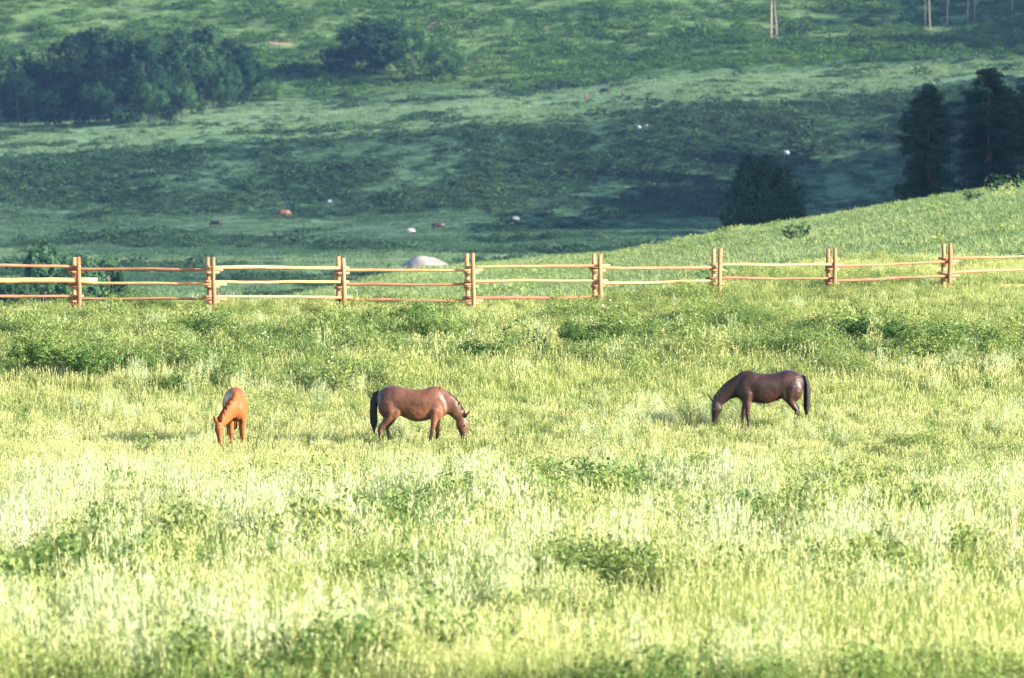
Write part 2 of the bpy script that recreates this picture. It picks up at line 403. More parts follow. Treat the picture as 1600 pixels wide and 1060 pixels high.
def grass_tuft(r, n, rad, h0, h1, w, seeds=0.0):
    s = Soup()
    for k in range(n):
        a, q = r.uniform(0, 6.283), rad * math.sqrt(r.uniform())
        h = r.uniform(h0, h1)
        b = (q * math.cos(a), q * math.sin(a), -0.03)
        tip = s.blade(b, h, r.uniform(0.05, 0.55) * h, w * r.uniform(0.7, 1.4), 0, r)
        if r.uniform() < seeds:
            st = s.blade(b, h * 1.35, 0.12 * h, 0.006, 0, r)
            for j in range(5): s.upright(st + np.array([r.normal() * .008, r.normal() * .008, -0.03 * j + .03]), 0.06, 0.013, 1, r, .25)
    return s.mesh('grass_tuft', [M['grass'], M['seed']])
def forb(r, n, rad, h, leaf, mat, flower=None, nf=0):
    s = Soup()
    for k in range(n):
        a, q = r.uniform(0, 6.283), rad * math.sqrt(r.uniform())
        z = h * (1 - 0.75 * (q / rad) ** 2) * r.uniform(0.12, 1.0) ** 0.6
        s.leaf((q * math.cos(a), q * math.sin(a), z), leaf * r.uniform(.7, 1.5), leaf * r.uniform(.4, .7), 0, r, 0.5)
    for k in range(max(5, n // 14)):
        a, q = r.uniform(0, 6.283), rad * .6 * math.sqrt(r.uniform())
        s.blade((q * math.cos(a) * .4, q * math.sin(a) * .4, -.03), h * r.uniform(.6, 1), q, 0.012, 0, r)
    for k in range(nf):
        a, q = r.uniform(0, 6.283), rad * math.sqrt(r.uniform())
        z = h * (1 - 0.6 * (q / rad) ** 2) * 1.08
        for j in range(3): s.leaf((q * math.cos(a), q * math.sin(a), z), 0.024, 0.02, 1, r, 1.0)
    return s.mesh('herb', [mat, flower or mat])
def plume(r, n, rad, h, mat, spike):
    """upright stems set with small leaves and a feathery spike"""
    s = Soup()
    for k in range(n):
        a, q = r.uniform(0, 6.283), rad * math.sqrt(r.uniform()); hh = h * r.uniform(.6, 1.1)
        lean = np.array([r.normal() * .08, r.normal() * .08, 0]) * hh
        b = np.array([q * math.cos(a), q * math.sin(a), -0.03])
        s.blade(b, hh, 0.03, 0.012, 0, r)
        for j in range(42):
            t = r.uniform(0.12, 1.0); wd = 0.075 * (1.15 - t)
            c = b + lean * t + np.array([r.normal() * wd, r.normal() * wd, hh * t])
            s.upright(c, 0.07, 0.009, 1 if t > .55 else 0, r)
    return s.mesh('plume', [mat, spike])

r = np.random.default_rng(11)
TUFTS = [grass_tuft(r, 46, 0.24, .10, .26, .014, .05) for _ in range(3)] + [grass_tuft(r, 40, 0.24, .12, .30, .013, .45) for _ in range(3)]
TUFTS += [grass_tuft(r, 34, 0.26, .26, .60, .010, .15) for _ in range(3)]
FORBS = [forb(r, 330, .27, .32, .030, M['forb']) for _ in range(2)] + [forb(r, 230, .25, .36, .038, M['forb'])] + [forb(r, 260, .24, .34, .03, M['forb'], M['white_petal'], 4), forb(r, 260, .24, .32, .03, M['forb'], M['yellow_petal'], 3)]
PLUMES = [plume(r, 12, .26, .75, M['sage'], M['sage']) for _ in range(2)] + [plume(r, 9, .22, .7, M['grass'], M['seed']) for _ in range(2)] + [plume(r, 6, .14, .75, M['forb'], M['pink_petal'])]
def fan_points(n, d0, d1, x0=-120, x1=1760):
    D = np.sqrt(rng.uniform(d0 * d0, d1 * d1, n)); x = rng.uniform(x0, x1, n)
    return (x - PX) / F * D, D, x
def orient(n, tilt=0.1):
    return np.stack([rng.normal(0, tilt, n), rng.normal(0, tilt, n), rng.uniform(0, 6.283, n)], -1)
HORSE_SPOTS = []                                            # cropped a little where the horses stand
def tall(D):                                               # cropped short where the horses graze, rank nearer the camera and along the fence
    return np.interp(D, [62, 90, 106, 117, 131, 138, 146, 149, 153], [1.1, 1.2, 1.1, .74, .74, 1.1, .95, .62, .6])
def put(name, n, d0, d1, dens, protos, pick, s0, s1, label, tilt=0.1, zf=z_meadow):
    X, D, x = fan_points(n, d0, d1)
    keep = rng.uniform(size=n) < dens(X, D, x)
    X, D, x = X[keep], D[keep], x[keep]; k = len(X)
    sc = rng.uniform(s0, s1, k)
    if zf is z_meadow: sc = sc * tall(D)
    if name == 'wormwood_plumes': sc = sc * np.where(D < 112, 1.35, 1.0)
    if name == 'meadow_herbs': sc = sc * (1 + .75 * sst(.50, .70, fbm(X / 1.7, D / 2.6, 105)))
    S = np.stack([sc * rng.uniform(.85, 1.15, k), sc * rng.uniform(.85, 1.15, k), sc * rng.uniform(.8, 1.2, k)], -1)
    return scatter(name, np.stack([X, D, zf(X, D) if zf is z_meadow else zf(x, D)], -1), orient(k, tilt), S, pick(X, D, x, k), protos, label)
def seedy(X, D):                                            # where the pale heading grass grows thick
    return np.clip(0.10 + 0.85 * np.exp(-((D - 119) / 10) ** 2) + 0.6 * (fbm(X / 6, D / 5, 71) - .5) * 2, 0, 1)
def leafy(X, D):                                            # where broad-leaved herbs crowd the grass
    return np.clip(0.10 + 0.42 * np.exp(-((D - 144) / 6) ** 2) + 0.40 * np.exp(-((D - 92) / 14) ** 2) - 0.15 * np.exp(-((D - 123) / 9) ** 2)
                   + 1.9 * (fbm(X / 4.5, D / 6, 73) - .5), 0.02, 1)
put('meadow_grass', 62000, 58, 180, lambda X, D, x: 1 - 0.55 * leafy(X, D), TUFTS,
    lambda X, D, x, k: np.where(rng.uniform(size=k) < .55 * (1 - sst(103, 113, D)) * sst(.50, .68, fbm(X / 3.2, D / 5, 101)), 6, np.where(rng.uniform(size=k) < seedy(X, D), 3, 0)) + rng.integers(0, 3, k), .75, 1.2, 'tall pale green meadow grass with heading stems')
put('meadow_herbs', 42000, 58, 180, lambda X, D, x: leafy(X, D), FORBS,
    lambda X, D, x, k: rng.choice(5, k, p=[.325, .325, .325, .015, .01]), .7, 1.6, 'broad leaved green herbs growing through the meadow grass')
put('wormwood_plumes', 18000, 60, 176, lambda X, D, x: np.clip(sst(.56 - .07 * (D < 112), .74 - .09 * (D < 112), fbm(X / 2.2, D / 4, 77)) * .85 * (0.15 + seedy(X, D)) * (1 - .9 * sst(134, 140, D)) + .012 + .6 * np.exp(-((x - 660) / 110) ** 2 - ((D - 108) / 5) ** 2), 0, 1), PLUMES,
    lambda X, D, x, k: (lambda c: np.where((c == 4) & (D > 126), 2, c))(rng.choice(5, k, p=[.34, .32, .17, .155, .015])), .6, 1.05, 'whitish feathery plumes of wormwood and seeding weeds', .06)

# pasture slope and hillside cover
r = np.random.default_rng(5)
def short_tuft(r):
    s = Soup()
    for k in range(34):
        a, q = r.uniform(0, 6.283), .5 * math.sqrt(r.uniform())
        h = r.uniform(.07, .2); s.blade((q * math.cos(a), q * math.sin(a), -.03), h, .6 * h, .03, 0, r)
    return s.mesh('short_tuft', [M['knoll']])
def mound(r, n, rad, h, leaf, mat):
    s = Soup()
    for k in range(n):
        a, q = r.uniform(0, 6.283), rad * math.sqrt(r.uniform())
        z = h * max(1 - (q / rad) ** 2, 0.05) ** .5 * r.uniform(.35, 1.05)
        s.leaf((q * math.cos(a), q * math.sin(a), z), leaf * r.uniform(.7, 1.5), leaf * r.uniform(.5, .9), 0, r, .35)
    return s.mesh('mound', [mat])
SHORT = [short_tuft(r) for _ in range(3)] + [mound(r, 90, .6, .3, .10, M['forb'])]
put('pasture_grass', 30000, 178, 338, lambda X, D, x: (row_of(z_knoll(x, D), D) < 505) * np.clip(.45 + 1.2 * (fbm(X / 12, D / 12, 81) - .35), .1, 1), SHORT,
    lambda X, D, x, k: np.where(rng.uniform(size=k) < .01 + .12 * sst(.60, .75, fbm(X / 9, D / 14, 83)), 3, rng.integers(0, 3, k)), .7, 1.3, 'short sunlit pasture grass on the slope behind the fence', .1, z_knoll)
SCRUB = [mound(r, 100, 1.0, .95, .24, M['scrub']) for _ in range(5)] + [mound(r, 100, 1.0, 1.1, .24, M['upper_scrub']) for _ in range(5)]
def turf_patch(r, m):
    s = Soup()
    for k in range(70):
        a, q = r.uniform(0, 6.283), 1.3 * math.sqrt(r.uniform()); h = r.uniform(.10, .42)
        s.blade((q * math.cos(a), q * math.sin(a), -.05), h, .6 * h, .09, 0, r)
    return s.mesh('turf_patch', [m])
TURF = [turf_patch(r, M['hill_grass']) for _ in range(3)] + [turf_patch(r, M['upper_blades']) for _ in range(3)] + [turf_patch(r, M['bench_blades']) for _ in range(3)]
def scatter_turf():
    n = 95000
    D = np.concatenate([rng.uniform(640, 940, n // 3), rng.uniform(920, 1390, n - n // 3)]); x = rng.uniform(-150, 1750, n)
    X = (x - PX) / F * D
    k = rng.uniform(size=n) < (.35 + 1.3 * (fbm(X / 8, D / 14, 61) - .35))
    x, D, X = x[k], D[k], X[k]; k = len(X); sc = rng.uniform(.6, 1.2, k)
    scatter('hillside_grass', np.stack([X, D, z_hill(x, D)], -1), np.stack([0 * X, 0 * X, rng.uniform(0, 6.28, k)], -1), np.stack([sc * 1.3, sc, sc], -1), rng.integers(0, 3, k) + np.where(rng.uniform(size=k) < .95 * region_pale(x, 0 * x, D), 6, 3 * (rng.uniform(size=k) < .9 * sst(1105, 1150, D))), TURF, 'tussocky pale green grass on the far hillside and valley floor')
scatter_turf()
def scrub_density(x, D):
    X = (x - PX) / F * D
    n = fbm(X / 16, D / 20, 91); n2 = fbm(X / 5, D / 9, 93)
    up = sst(1118, 1140, D + 24 * (n - .5))
    mid = sst(925, 945, D + 30 * (n - .5)) * (1 - sst(985, 1005, D + 26 * (n - .5)))
    low = 1 - sst(920, 945, D)
    ben = (1 - up) * sst(1000, 1015, D)
    return np.clip(up * (.30 + 1.7 * (n2 - .42) + .8 * (fbm(X / 30, D / 12, 97) - .5)) + mid * (sst(.36, .66, n) * .75 + .22 * n2) + low * sst(.55, .68, fbm(X / 22, D / 16, 95)) * .8 + ben * (sst(.62, .72, n) * .5 + .02), 0, 1)
def scatter_scrub():
    n = 130000
    D = np.concatenate([rng.uniform(640, 930, n // 4), rng.uniform(925, 1010, n // 4), rng.uniform(1000, 1380, n // 2)])
    x = rng.uniform(-200, 1800, len(D))
    k = rng.uniform(size=len(D)) < scrub_density(x, D) * (1 - .75 * np.exp(-((x - 640) / 150) ** 2 - ((D - 1165) / 45) ** 2))
    x, D = x[k], D[k]; X = (x - PX) / F * D; k = len(X)
    sc = rng.uniform(.45, 1.05, k) * np.where(D > 1110, 1.15, .9) * (1 + .9 * (rng.uniform(size=k) < .05))
    S = np.stack([sc * rng.uniform(.9, 1.6, k) * np.where(D > 1110, 1, 1.35), sc, sc * rng.uniform(.8, 1.25, k)], -1)
    scatter('hillside_scrub', np.stack([X, D, z_hill(x, D) - .1], -1), np.stack([0 * X, 0 * X, rng.uniform(0, 6.28, k)], -1), S, rng.integers(0, 5, k) + 5 * (rng.uniform(size=k) < .92 * sst(1105, 1140, D)), SCRUB, 'low dark green scrub covering the far hillside')
    return k
NSCRUB = scatter_scrub()

# ------------------------------------------------------------------ trees and shrubs
def leaf_cloud(r, lobes, n, leaf, up=0.2, jit=.33):
    V = []; 
    vol = np.array([l[3] * l[4] * l[5] for l in lobes]) ** .72; vol /= vol.sum()
    for l, f in zip(lobes, vol):
        c = np.array(l[:3]); rad = np.array(l[3:6]); k = max(int(n * f), 12)
        nc = max(int(9 + k / 60), 6)
        d = r.normal(size=(nc, 3)); d /= np.linalg.norm(d, axis=1)[:, None]
        cc = d * (r.uniform(.45, 1.0, nc) ** .6)[:, None]
        w = r.integers(0, nc, k)
        off = r.normal(size=(k, 3)) * .14 * r.uniform(.6, 1.25, nc)[w][:, None]
        u = cc[w] + off
        p = c + u * rad
        nrm = u / (np.linalg.norm(u, axis=1)[:, None] + 1e-6) + r.normal(size=(k, 3)) * jit + np.array([0, 0, up])
        nrm /= np.linalg.norm(nrm, axis=1)[:, None]
        t = np.cross(nrm, r.normal(size=(k, 3))); t /= np.linalg.norm(t, axis=1)[:, None]; b = np.cross(nrm, t)
        L = leaf * r.uniform(.6, 1.35, k)[:, None]; W = L * r.uniform(.5, .85, k)[:, None]
        V.append(np.stack([p - t * L / 2, p + b * W / 2, p + t * L / 2, p - b * W / 2], 1))
    V = np.concatenate(V).reshape(-1, 3)
    return V, np.arange(len(V)).reshape(-1, 4)
def limbs(bm, r, trunk, lobes, rt):
    tp = [Vector(p) for p in trunk]
    tube(bm, tp, [rt * (1 - .7 * i / (len(tp) - 1)) for i in range(len(tp))], 8)
    for l in lobes:
        c = Vector(l[:3]); s = min(tp[1:], key=lambda p: (p - c).length + (2 if p.z > c.z else 0))
        m = s.lerp(c, .5) + Vector((r.normal() * .1, r.normal() * .1, .1)) * (c - s).length
        if (c - s).length > .2: tube(bm, [s, m, c], [rt * .45, rt * .3, rt * .12], 6)
def crown_lobes(r, w, h, z0, n, ax=1.0):
    """lobes of an uneven crown of width w between z0 and h"""
    L = [(0, 0, (z0 + h) / 2, w * .36, w * .36 * ax, (h - z0) * .44)]
    for k in range(n):
        a = 6.283 * k / n + r.uniform(-.5, .5); t = r.uniform(.12, .92)
        q = w * .36 * math.sin(math.pi * (0.18 + .72 * t)) 
        s = w * r.uniform(.15, .24)
        L.append((q * math.cos(a), q * math.sin(a) * ax, z0 + (h - z0) * t - (s * .4 if t > .7 else 0), s, s, s * r.uniform(.9, 1.3)))
    return L
def tree_meshes(seed, w, h, z0, n_lobes, n_leaves, leaf, mat, tmat, lobes=None, rt=None):
    r = np.random.default_rng(seed)
    lobes = lobes or crown_lobes(r, w, h, z0, n_lobes)
    V, Fq = leaf_cloud(r, lobes, n_leaves, leaf)
    crown = mesh_np('crown', V, Fq, [mat])
    bm = bmesh.new()
    tr = [(0, 0, -.4), (r.normal() * .02 * h, r.normal() * .02 * h, h * .25), (r.normal() * .03 * h, r.normal() * .03 * h, h * .5), (r.normal() * .03 * h, 0, h * .82)]
    limbs(bm, r, tr, lobes, rt or h * .018)
    return crown, bm_mesh(bm, 'trunk', tmat)
def put_tree(name, meshes, loc, scale, rz, label, cat, group=None, sx=1.0):
    e = empty(name, loc, rz); e.scale = (scale * sx, scale * sx, scale)
    c = link('crown' if cat == 'tree' else 'foliage', meshes[0], e); t = link('trunk' if cat == 'tree' else 'stem', meshes[1], e)
    if len(meshes) > 2: link('branches', meshes[2], e)
    tag(e, label, cat, group); return e

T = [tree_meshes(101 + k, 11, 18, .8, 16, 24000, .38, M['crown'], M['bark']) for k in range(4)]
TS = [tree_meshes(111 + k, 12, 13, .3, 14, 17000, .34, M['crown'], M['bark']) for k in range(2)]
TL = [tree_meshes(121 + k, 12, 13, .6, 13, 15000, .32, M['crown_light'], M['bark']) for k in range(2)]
# (x, base row, top row, crown width px, mesh, label)
left_wood = [
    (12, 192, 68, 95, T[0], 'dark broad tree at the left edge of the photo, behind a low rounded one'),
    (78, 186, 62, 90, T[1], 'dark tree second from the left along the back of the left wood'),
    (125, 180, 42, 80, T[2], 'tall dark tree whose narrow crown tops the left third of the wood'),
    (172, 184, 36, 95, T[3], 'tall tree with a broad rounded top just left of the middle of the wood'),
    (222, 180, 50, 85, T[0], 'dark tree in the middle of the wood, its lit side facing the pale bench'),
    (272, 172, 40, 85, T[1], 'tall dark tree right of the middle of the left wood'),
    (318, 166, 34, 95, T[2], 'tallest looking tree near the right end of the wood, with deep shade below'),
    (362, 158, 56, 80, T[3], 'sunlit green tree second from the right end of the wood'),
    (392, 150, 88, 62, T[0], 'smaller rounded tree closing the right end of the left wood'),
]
for i, (x, rb, rt_, w, ms, lab) in enumerate(left_wood):
    p, D = on_hill(x, rb); s = (rb - rt_) / F * D / 18.6
    put_tree('broad_tree', ms, p, s, 1.3 * i, lab, 'tree', 'trees of the dark wood on the left', (w / F * D / 11) / s)
front = [
    (28, 196, 104, 66, TS[0], 'low rounded grey green tree in front of the left edge of the wood'),
    (72, 196, 134, 52, TS[1], 'small round tree standing just right of the low rounded one at far left'),
    (150, 194, 120, 56, TS[0], 'small tree in front of the wood below its tall left part'),
    (232, 192, 122, 60, TS[1], 'middle one of the small trees along the front of the wood'),
    (285, 184, 118, 50, TS[0], 'small tree in front of the deep shade near the wood right half'),
    (348, 170, 94, 62, TS[1], 'small tree with its right side lit, in front of the right end of the wood'),
    (416, 158, 124, 56, TL[0], 'low spreading sunlit tree tailing off right of the wood'),
]
for i, (x, rb, rt_, w, ms, lab) in enumerate(front):
    p, D = on_hill(x, rb); s = (rb - rt_) / F * D / 13.4
    put_tree('small_tree', ms, p, s, 2.1 * i + .4, lab, 'tree', 'small trees fringing the dark wood', (w / F * D / 12) / s)
r = np.random.default_rng(9)
BUSH = [tree_meshes(141 + k, 4.2, 3.2, .1, 7, 1500, .28, M['crown'], M['bark']) for k in range(2)]
for i, (x, rb, h, lab) in enumerate(((100, 196, 26, 'low bush at the wood edge, leftmost of the fringe bushes'), (128, 197, 24, 'low bush at the wood edge, second of the fringe from the left'), (182, 196, 26, 'low bush at the foot of the tall middle trees of the wood'),
                                     (206, 195, 22, 'tiny bush beside the middle of the wood front'), (262, 190, 26, 'low bush below the middle right of the wood'), (312, 180, 24, 'low bush below the tallest right hand trees of the wood'), (382, 166, 24, 'low bush at the foot of the right end of the wood'))):
    p, D = on_hill(x, rb); put_tree('fringe_bush', BUSH[i % 2], p, h / F * D / 3.2, i * 1.1, lab, 'bush', 'low bushes along the foot of the wood')
mid = [(588, 118, 16, 116, TS[0], 'large round sunlit tree, tallest of the middle clump on the hill'),
       (645, 120, 34, 84, TL[1], 'rounded tree between the tallest and the rightmost of the middle clump'),
       (692, 128, 46, 78, TL[0], 'pale green tree at the right of the middle clump beside bare soil'),
       (530, 112, 70, 74, TS[1], 'low dark tree at the left foot of the middle clump')]  # dark crowns left, pale right: the clump's shade and sunlight in leaf colour
for i, (x, rb, rt_, w, ms, lab) in enumerate(mid):
    p, D = on_hill(x, rb); s = (rb - rt_) / F * D / 13.4
    put_tree('rounded_tree', ms, p, s, 1.7 * i + 1, lab, 'tree', 'clump of rounded trees at the top centre', (w / F * D / 12) / s)

# birches at the top right: slim pale trunks, crowns above the picture
def birch(seed, h, lean, rt):
    r = np.random.default_rng(seed); bm = bmesh.new()
    tr = [(0, 0, -.4), (lean * .2 + r.normal() * .1, 0, h * .25), (lean * .55 + r.normal() * .15, 0, h * .5), (lean + r.normal() * .1, 0, h * .92)]
    lobes = []
    for k in range(9):
        t = r.uniform(.62, 1.0); a = r.uniform(0, 6.28); q = 2.2 * (1.15 - t) + .4
        lobes.append((lean * t + q * math.cos(a), q * math.sin(a), h * t, 1.1, 1.1, 1.3))
    limbs(bm, r, tr, lobes, rt)
    V, Fq = leaf_cloud(r, lobes, 3000, .3)
    return mesh_np('crown', V, Fq, [M['crown_light']]), bm_mesh(bm, 'trunk', M['birch'])
for i, (x, rb, h, lean, rt_, lab) in enumerate((
        (1204, 66, 17, .5, .30, 'taller pale trunk of the birch pair left of the others'), (1213, 68, 15, -.3, .18, 'thinner birch trunk just right of the pale pair trunk'),
        (1445, 62, 15, 0, .14, 'thin birch trunk, left one of the close pair right of the dark shade band'), (1453, 57, 16, -.5, .16, 'thin birch trunk, right one of the close pair right of the dark shade band'),
        (1479, 42, 15, .8, .22, 'crooked pale birch trunk leaning right, by the top edge'), (1510, 39, 16, .2, .22, 'straight birch trunk right of the crooked leaning one'),
        (1522, 38, 15, .3, .14, 'slender dim birch trunk beside the straight one'), (1580, 27, 15, .3, .18, 'rightmost birch trunk near the top right corner'))):
    p, D = on_hill(x, rb); put_tree('birch_tree', birch(300 + i, h, lean, rt_ * .78), p, 1, 0, lab, 'tree', 'birch trees at the top right')

# dark conifers and bush behind the crest of the pasture slope
def conifer(seed, h, w, tmat):
    r = np.random.default_rng(seed); bm = bmesh.new(); bb = bmesh.new(); Vs = []
    tube(bm, [(0, 0, -.5), (.05, 0, h * .4), (0, .05, h * .98)], [h * .022, h * .016, .02], 8)
    z = h * .07
    while z < h * .985:
        t = z / h; L0 = w * .5 * min(1.0, (1 - t) * 3.4 + .12) * (.85 + .15 * math.sin(9 * t))
        for k in range(r.integers(4, 7)):
            a = r.uniform(0, 6.283); L = L0 * r.uniform(.6, 1.15); d = np.array([math.cos(a), math.sin(a), 0])
            end = d * L + np.array([0, 0, z + L * r.uniform(-.25, .12)]); st = np.array([0, 0, z])
            tube(bb, [st, (st + end) / 2 + np.array([0, 0, .06 * L]), end], [.03, .02, .008], 4)
            n = int(30 + 75 * L)
            u = r.uniform(.15, 1.05, n)[:, None]
            c = st + (end - st) * u + r.normal(size=(n, 3)) * np.array([.12, .12, .10]) - np.array([0, 0, .09]) * u
            nr = r.normal(size=(n, 3)) + np.array([0, 0, .6]); nr /= np.linalg.norm(nr, axis=1)[:, None]
            tt = np.cross(nr, r.normal(size=(n, 3))); tt /= np.linalg.norm(tt, axis=1)[:, None]; b = np.cross(nr, tt)
            Lf = .2 * r.uniform(.6, 1.4, n)[:, None]
            Vs.append(np.stack([c - tt * Lf / 2, c + b * Lf / 4, c + tt * Lf / 2, c - b * Lf / 4], 1))
        z += r.uniform(.14, .24)
    V = np.concatenate(Vs).reshape(-1, 3)
    return mesh_np('crown', V, np.arange(len(V)).reshape(-1, 4), [M['needle']]), bm_mesh(bm, 'trunk', tmat), bm_mesh(bb, 'branches', M['bark'])
for i, (x, D, top, w, lab) in enumerate(((1451, 385, 130, 108, 'dark feathery conifer with a reddish trunk, left of the two tall ones'), (1546, 395, 102, 135, 'tallest dark conifer, just right of the one with a reddish trunk'),
                                         (1622, 400, 112, 150, 'dark conifer cut off by the right edge of the photo'))):
    p = on_knoll(x, D); h = P(x, top, D)[2] - p.z
    put_tree('conifer_tree', conifer(400 + i, h, w / F * D, M['red_bark']), p, 1, i, lab, 'tree', 'tall dark conifers behind the slope on the right')
p = on_knoll(1443, 356); put_tree('low_bush', BUSH[0], p, .62, 1, 'low dark bush at the foot of the conifer with the reddish trunk', 'bush')
D = 372; p = on_knoll(1193, D); u = D / F
h = P(1193, 240, D)[2] - p.z
lob = [(-24 * u, 0, h * .66, 27 * u, 1.1, h * .33), (10 * u, .2, h * .68, 26 * u, 1.1, h * .33), (-46 * u, 0, h * .38, 22 * u, 1.0, h * .28), (42 * u, 0, h * .44, 25 * u, 1.1, h * .36), (-4 * u, -.4, h * .42, 52 * u, 1.4, h * .38), (54 * u, 0, h * .3, 14 * u, .8, h * .22), (27 * u, 0, h * .70, 15 * u, .7, h * .18), (-24 * u, 0, h * .84, 12 * u, .5, h * .14), (2 * u, 0, h * .88, 10 * u, .5, h * .13)]
put_tree('tall_bush', tree_meshes(430, 0, h, 0, 0, 26000, .16, M['needle'], M['bark'], lob, .12), p, 1, 0, 'dense dark blue green bush rising behind the crest of the sunlit slope', 'bush')
SM = [tree_meshes(451 + k, 3.4, 4.6, 1.3, 12, 9000, .17, M['sapling'], M['birch']) for k in range(2)]
for i, (x, D, top, w, lab) in enumerate(((76, 430, 374, 92, 'rounded small tree behind the fence at far left, its top above the rails'), (168, 440, 390, 70, 'small tree right of the leftmost post pair, behind the top rail'), (124, 400, 402, 80, 'small leafy tree directly behind the leftmost post pair'), (22, 410, 424, 70, 'small tree behind the rails at the left edge, with a thin pale trunk'))):
    p = on_knoll(x, D); h = P(x, top, D)[2] - p.z
    put_tree('sapling_tree', SM[i % 2], p, h / 4.8, i * 1.4, lab, 'tree', 'small trees behind the fence on the left', (w / F * D / 3.4) / (h / 4.8))
# bushes on the pasture slope
PB = tree_meshes(471, 2.2, 1.0, 0, 6, 420, .16, M['scrub'], M['bark'])  # the bush nearest the right edge stands in for streaks of fallen shade
for i, (x, D, w, lab) in enumerate(((1246, 262, 60, 'dark flat bush on the sunlit slope above the right part of the fence'), (1575, 300, 70, 'low bush put in for dark streaks of shade near the right edge'), (1520, 285, 40, 'small dark bush on the slope left of the one by the right edge'))):
    put_tree('slope_bush', PB, on_knoll(x, D), w / F * D / 2.3, i, lab, 'bush', 'low bushes on the sunlit slope')

# meadow shrubs one can tell apart
def shrub_meshes(seed, w, h, n):
    r = np.random.default_rng(seed); lobes = []
    for k in range(7):
        a = r.uniform(0, 6.28); q = w * .3 * math.sqrt(r.uniform())
        lobes.append((q * math.cos(a), q * math.sin(a), h * r.uniform(.35, .72), w * .24, w * .24, h * .32))
    V, Fq = leaf_cloud(r, lobes, n, .045, .5, .6)
    bm = bmesh.new()
    for l in lobes: tube(bm, [(l[0] * .2, l[1] * .2, -.05), (l[0] * .7, l[1] * .7, l[2] * .6), (l[0], l[1], l[2] + l[5] * .6)], [.014, .01, .004], 5)
    return mesh_np('foliage', V, Fq, [M['shrub']]), bm_mesh(bm, 'stem', M['dry_stem'])
SH = [shrub_meshes(501 + k, 1.5, .85, 5200) for k in range(3)]
def meadow_D(row):
    d = np.arange(58, 160, .25); rr = row_of(z_meadow(0 * d, d), d); return float(d[np.argmin(abs(rr - row))])
for i, (x, row, w, h, lab) in enumerate((
        (70, 585, 115, 66, 'dark leafy shrub at the left below the fence, biggest of the meadow'), (135, 592, 100, 58, 'dark shrub joined to the right of the biggest one at left'), (215, 585, 90, 46, 'green shrub third from the left edge below the fence'),
        (910, 556, 75, 52, 'round green shrub in mid meadow above the gap between the two dark horses'), (745, 566, 90, 34, 'low shrub above and right of the middle horse'), (1345, 545, 110, 46, 'wide dark shrub on the right, left one of the row under the fence'),
        (1420, 552, 110, 46, 'wide dark shrub in the middle of the right hand row'), (1505, 552, 110, 44, 'wide shrub in the right hand row nearest the right edge'), (560, 925, 130, 52, 'leafy shrub in the foreground left of centre with a dark shaded hollow'),
        (1305, 850, 90, 50, 'small dark shrub in the foreground right of centre'), (1490, 855, 120, 44, 'spreading shrub in the foreground near the right edge'), (330, 840, 90, 44, 'small shrub in the foreground below the chestnut horse'), (270, 610, 60, 30, 'low shrub just left of the chestnut horse'))):
    D = meadow_D(row); p = on_meadow(x, D); s = h / F * D / .85
    put_tree('meadow_shrub', SH[i % 3], p, s, i * 1.9, lab, 'shrub', 'leafy shrubs in the meadow', max(.8, (w / F * D / 1.5) / s))

# unseen trees added right of frame to shade the hillside and the conifers
def shade_wood():
    pts, sc = [], []
    rw = np.random.default_rng(71)
    for k in range(230):
        Y = rw.uniform(640, 1300); X = 250 + rw.normal(0, 16)
        z = z_side(np.array([X]), np.array([Y]))[0]; pts.append((X, Y, z - .5)); sc.append(rw.uniform(.45, .85))
    for k in range(16):
        Y = rw.uniform(338, 392); X = rw.uniform(62, 84)
        pts.append((X, Y, float(z_knoll(px_of(np.array([X]), Y), np.array([Y]))[0]) - 1)); sc.append(rw.uniform(1.15, 1.5))
    n = len(pts); sc = np.array(sc)
    scatter('shade_wood', np.array(pts), np.stack([np.zeros(n), np.zeros(n), rw.uniform(0, 6.28, n)], -1), np.stack([sc, sc, sc], -1), rw.integers(0, 4, n), [t[0] for t in T], 'unseen wood added beyond the right edge to shade the hillside')
shade_wood()

# ------------------------------------------------------------------ boulders and far white stones
def rock_mat(name, a, b, c):
    m, nt, out = new_mat(name); bs = pri(nt, out, .9, .2)
    tc = N(nt, 'ShaderNodeTexCoord')
    f = noise(nt, 1.6, tc.outputs['Object'], 6, .65); f2 = noise(nt, 14, tc.outputs['Object'], 3)
    cc = mixc(nt, .35, ramp(nt, f, [(.35, a), (.5, b), (.68, c)]), ramp(nt, f2, [(.3, a), (.7, c)]))
    nt.links.new(cc, bs.inputs['Base Color'])
    bp = N(nt, 'ShaderNodeBump'); bp.inputs['Strength'].default_value = .6; bp.inputs['Distance'].default_value = .12
    nt.links.new(f, bp.inputs['Height']); nt.links.new(bp.outputs[0], bs.inputs['Normal'])
    return m
M['rock'] = rock_mat('grey_rock', (.085, .076, .070), (.15, .135, .125), (.20, .178, .165))
M['pale_rock'] = rock_mat('pale_rock', (.13, .135, .145), (.18, .18, .19), (.23, .23, .235))
def rock_mesh(seed, rx, ry, rz, mat, sub=4):
    r = np.random.default_rng(seed); bm = bmesh.new(); bmesh.ops.create_icosphere(bm, subdivisions=sub, radius=1)
    ds = [(r.normal(size=3), r.uniform(.72, .98)) for _ in range(9)]
    for v in bm.verts:
        c = np.array(v.co)
        for d, k in ds:
            d = d / np.linalg.norm(d); q = c @ d
            if q > k: c = c - d * (q - k) * .8
        c = c * (1 + .10 * (fbm(np.array([c[0] * 2 + 5]), np.array([c[1] * 2 + c[2] * 3]), seed)[0] - .5))
        v.co = (c[0] * rx, c[1] * ry, c[2] * rz)
    return bm_mesh(bm, 'boulder', mat)
D = 345; q = on_knoll(665, D); u = D / F
top = P(665, 399, D)[2]
o = link('boulder', rock_mesh(3, 44 * u, 1.5, top - q.z + .1, M['rock'])); o.location = q - Vector((0, 0, .1))
